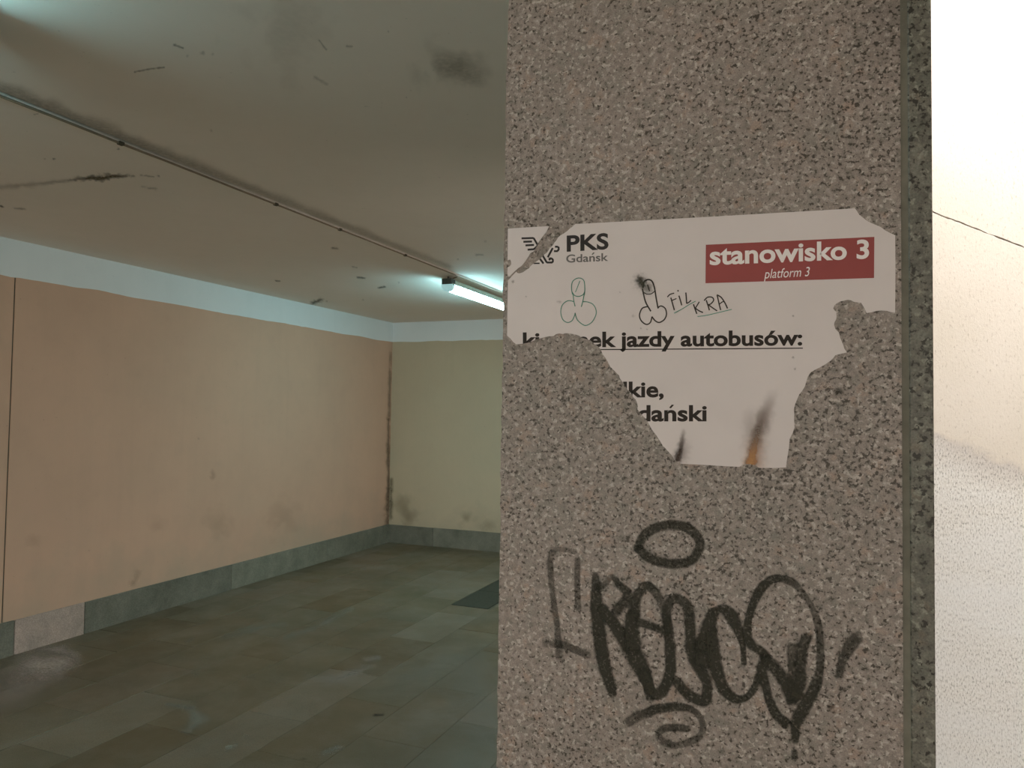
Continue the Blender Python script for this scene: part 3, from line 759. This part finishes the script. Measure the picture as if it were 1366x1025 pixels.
# pen drawings and words
d1 = [zs(Z1, [(472, 560), (466, 520), (474, 480), (508, 460), (540, 474), (547, 520), (545, 562)], 5.5),
      zs(Z1, [(470, 545), (485, 566), (510, 572), (535, 562), (546, 545)], 5.5),
      zs(Z1, [(476, 560), (480, 600), (488, 632)], 5.5), zs(Z1, [(543, 560), (535, 600), (526, 635)], 5.5),
      zs(Z1, [(478, 603), (445, 598), (412, 622), (401, 665), (412, 710), (440, 730), (468, 720), (484, 690), (488, 672)], 5.5),
      zs(Z1, [(488, 672), (500, 712), (530, 740), (556, 748), (590, 728), (614, 685), (614, 650), (596, 620), (565, 606), (537, 604)], 5.5),
      zs(Z1, [(517, 478), (490, 546)], 4.5)]
o = printed('pen_drawing', pos, strokes_px(d1), 'pen_green', B1, .0003); o['label'] = 'green pen doodle'
d2 = [zs(Z1, [(897, 525), (904, 560), (918, 610), (948, 662)], 9), zs(Z1, [(900, 520), (906, 485), (930, 470), (955, 480), (970, 520), (980, 580), (992, 645)], 9),
      zs(Z1, [(905, 548), (925, 558), (950, 556), (970, 542)], 6), zs(Z1, [(928, 500), (940, 540)], 7),
      zs(Z1, [(926, 634), (895, 645), (879, 685), (890, 720), (920, 742), (945, 730), (955, 695)], 8),
      zs(Z1, [(955, 695), (975, 720), (1000, 730), (1030, 712), (1043, 680), (1035, 645), (1010, 630), (992, 640)], 8)]
o = printed('pen_drawing', pos, strokes_px(d2), 'pen_black', B1, .0003); o['label'] = 'black pen doodle'
Z6 = lambda u, v: (840 + u/9.107, 360 + v/9.107)
def z6(*pts, w=16): return [(*Z6(*p), w/9.107) for p in pts]
wd = [z6((458, 332), (490, 300), (540, 285), w=14), z6((500, 340), (520, 410), (542, 490)), z6((505, 345), (540, 330), (570, 335), w=1), z6((515, 372), (540, 362), (568, 350), w=13),
      z6((598, 315), (618, 380), (632, 432)), z6((583, 250), (592, 262), w=18), z6((682, 278), (688, 345), (692, 410)), z6((692, 410), (720, 395), (745, 372), w=14),
      z6((775, 420), (795, 480), (815, 535)), z6((845, 390), (815, 440), (795, 470), w=14), z6((800, 470), (845, 500), (890, 520), w=15),
      z6((930, 370), (950, 430), (968, 492)), z6((905, 375), (945, 335), (1000, 335), (1020, 370), (985, 415), (950, 425), w=15), z6((955, 425), (1010, 465), (1062, 500), w=15),
      z6((1105, 490), (1085, 410), (1062, 305)), z6((1060, 305), (1110, 335), (1155, 400), (1188, 470)), z6((1088, 420), (1120, 395), (1142, 385), w=13)]
wd.pop(2)
printed('handwriting', pos, strokes_px(wd), 'pen_black', B1, .0003)
ul = [z6((540, 528), (640, 475), (720, 425), (800, 382), w=10), z6((825, 568), (930, 555), (1080, 520), (1240, 482), w=10)]
printed('pen_underline', pos, strokes_px(ul), 'pen_green', B1, .00034)
# burn marks
ins = in_poly(main)
pf = lambda a, b: face(a, b, PAPER + .0004)
o = smudge('scorch_mark', pos, pf, [[(*Z3(1012, 845), 8.5, 1), (*Z3(1022, 820), 9, 1), (*Z3(1035, 785), 7, 1), (*Z3(1048, 720), 6, .6), (*Z3(1056, 660), 4, .2)], [(*Z3(1040, 800), 16, .4), (*Z3(1070, 760), 12, .16)]], (.055, .035, .025), .8, .25, .2, 'soot', ins, 50, B1)
def burn_col(x_, y_):
    t = max(0, min(1, (y_ - 578)/30)); a, b = (.17, .115, .085), (.42, .20, .07)
    return tuple(a[i] + (b[i] - a[i])*t for i in range(3))
o = smudge('scorch_mark', pos, pf, [[(*Z4(370, 872), 15, .95), (*Z4(380, 810), 15, .9), (*Z4(398, 730), 16, .8), (*Z4(420, 640), 16, .75), (*Z4(455, 560), 16, .5), (*Z4(482, 500), 13, .26), (*Z4(490, 440), 11, .08)], [(*Z4(400, 850), 20, .4), (*Z4(400, 700), 24, .35), (*Z4(360, 560), 14, .1)]], burn_col, .9, .25, .1, 'soot', ins, 51, B1)
o = smudge('scorch_mark', pos, pf, [[(*Z1(882, 470), 9, 1), (*Z1(898, 500), 9, 1)], [(*Z1(925, 520), 13, .5)], [(*Z1(885, 478), 14, .4)]], (.05, .045, .03), .6, .3, .3, 'soot', ins, 52, B1)
o = smudge('soot_speck', pos, pf, [[(*Z1(888, 765), 1.6, .6)], [(*Z1(925, 772), 1.5, .5)], [(*Z1(840, 690), 3, .25)], [(*Z1(395, 604), 3, .3), (*Z1(380, 604), 2, .2)], [(*Z1(110, 482), 3, .5)], [(*Z2(628, 690), 1.6, .6)], [(*Z4(628, 212), 2.2, .6)], [(*Z4(640, 285), 2.2, .6)], [(*Z1(190, 573), 1.2, .6)], [(*Z1(760, 547), 1.6, .4)]], (.13, .11, .09), .7, .4, .3, 'soot', ins, 53, B1)
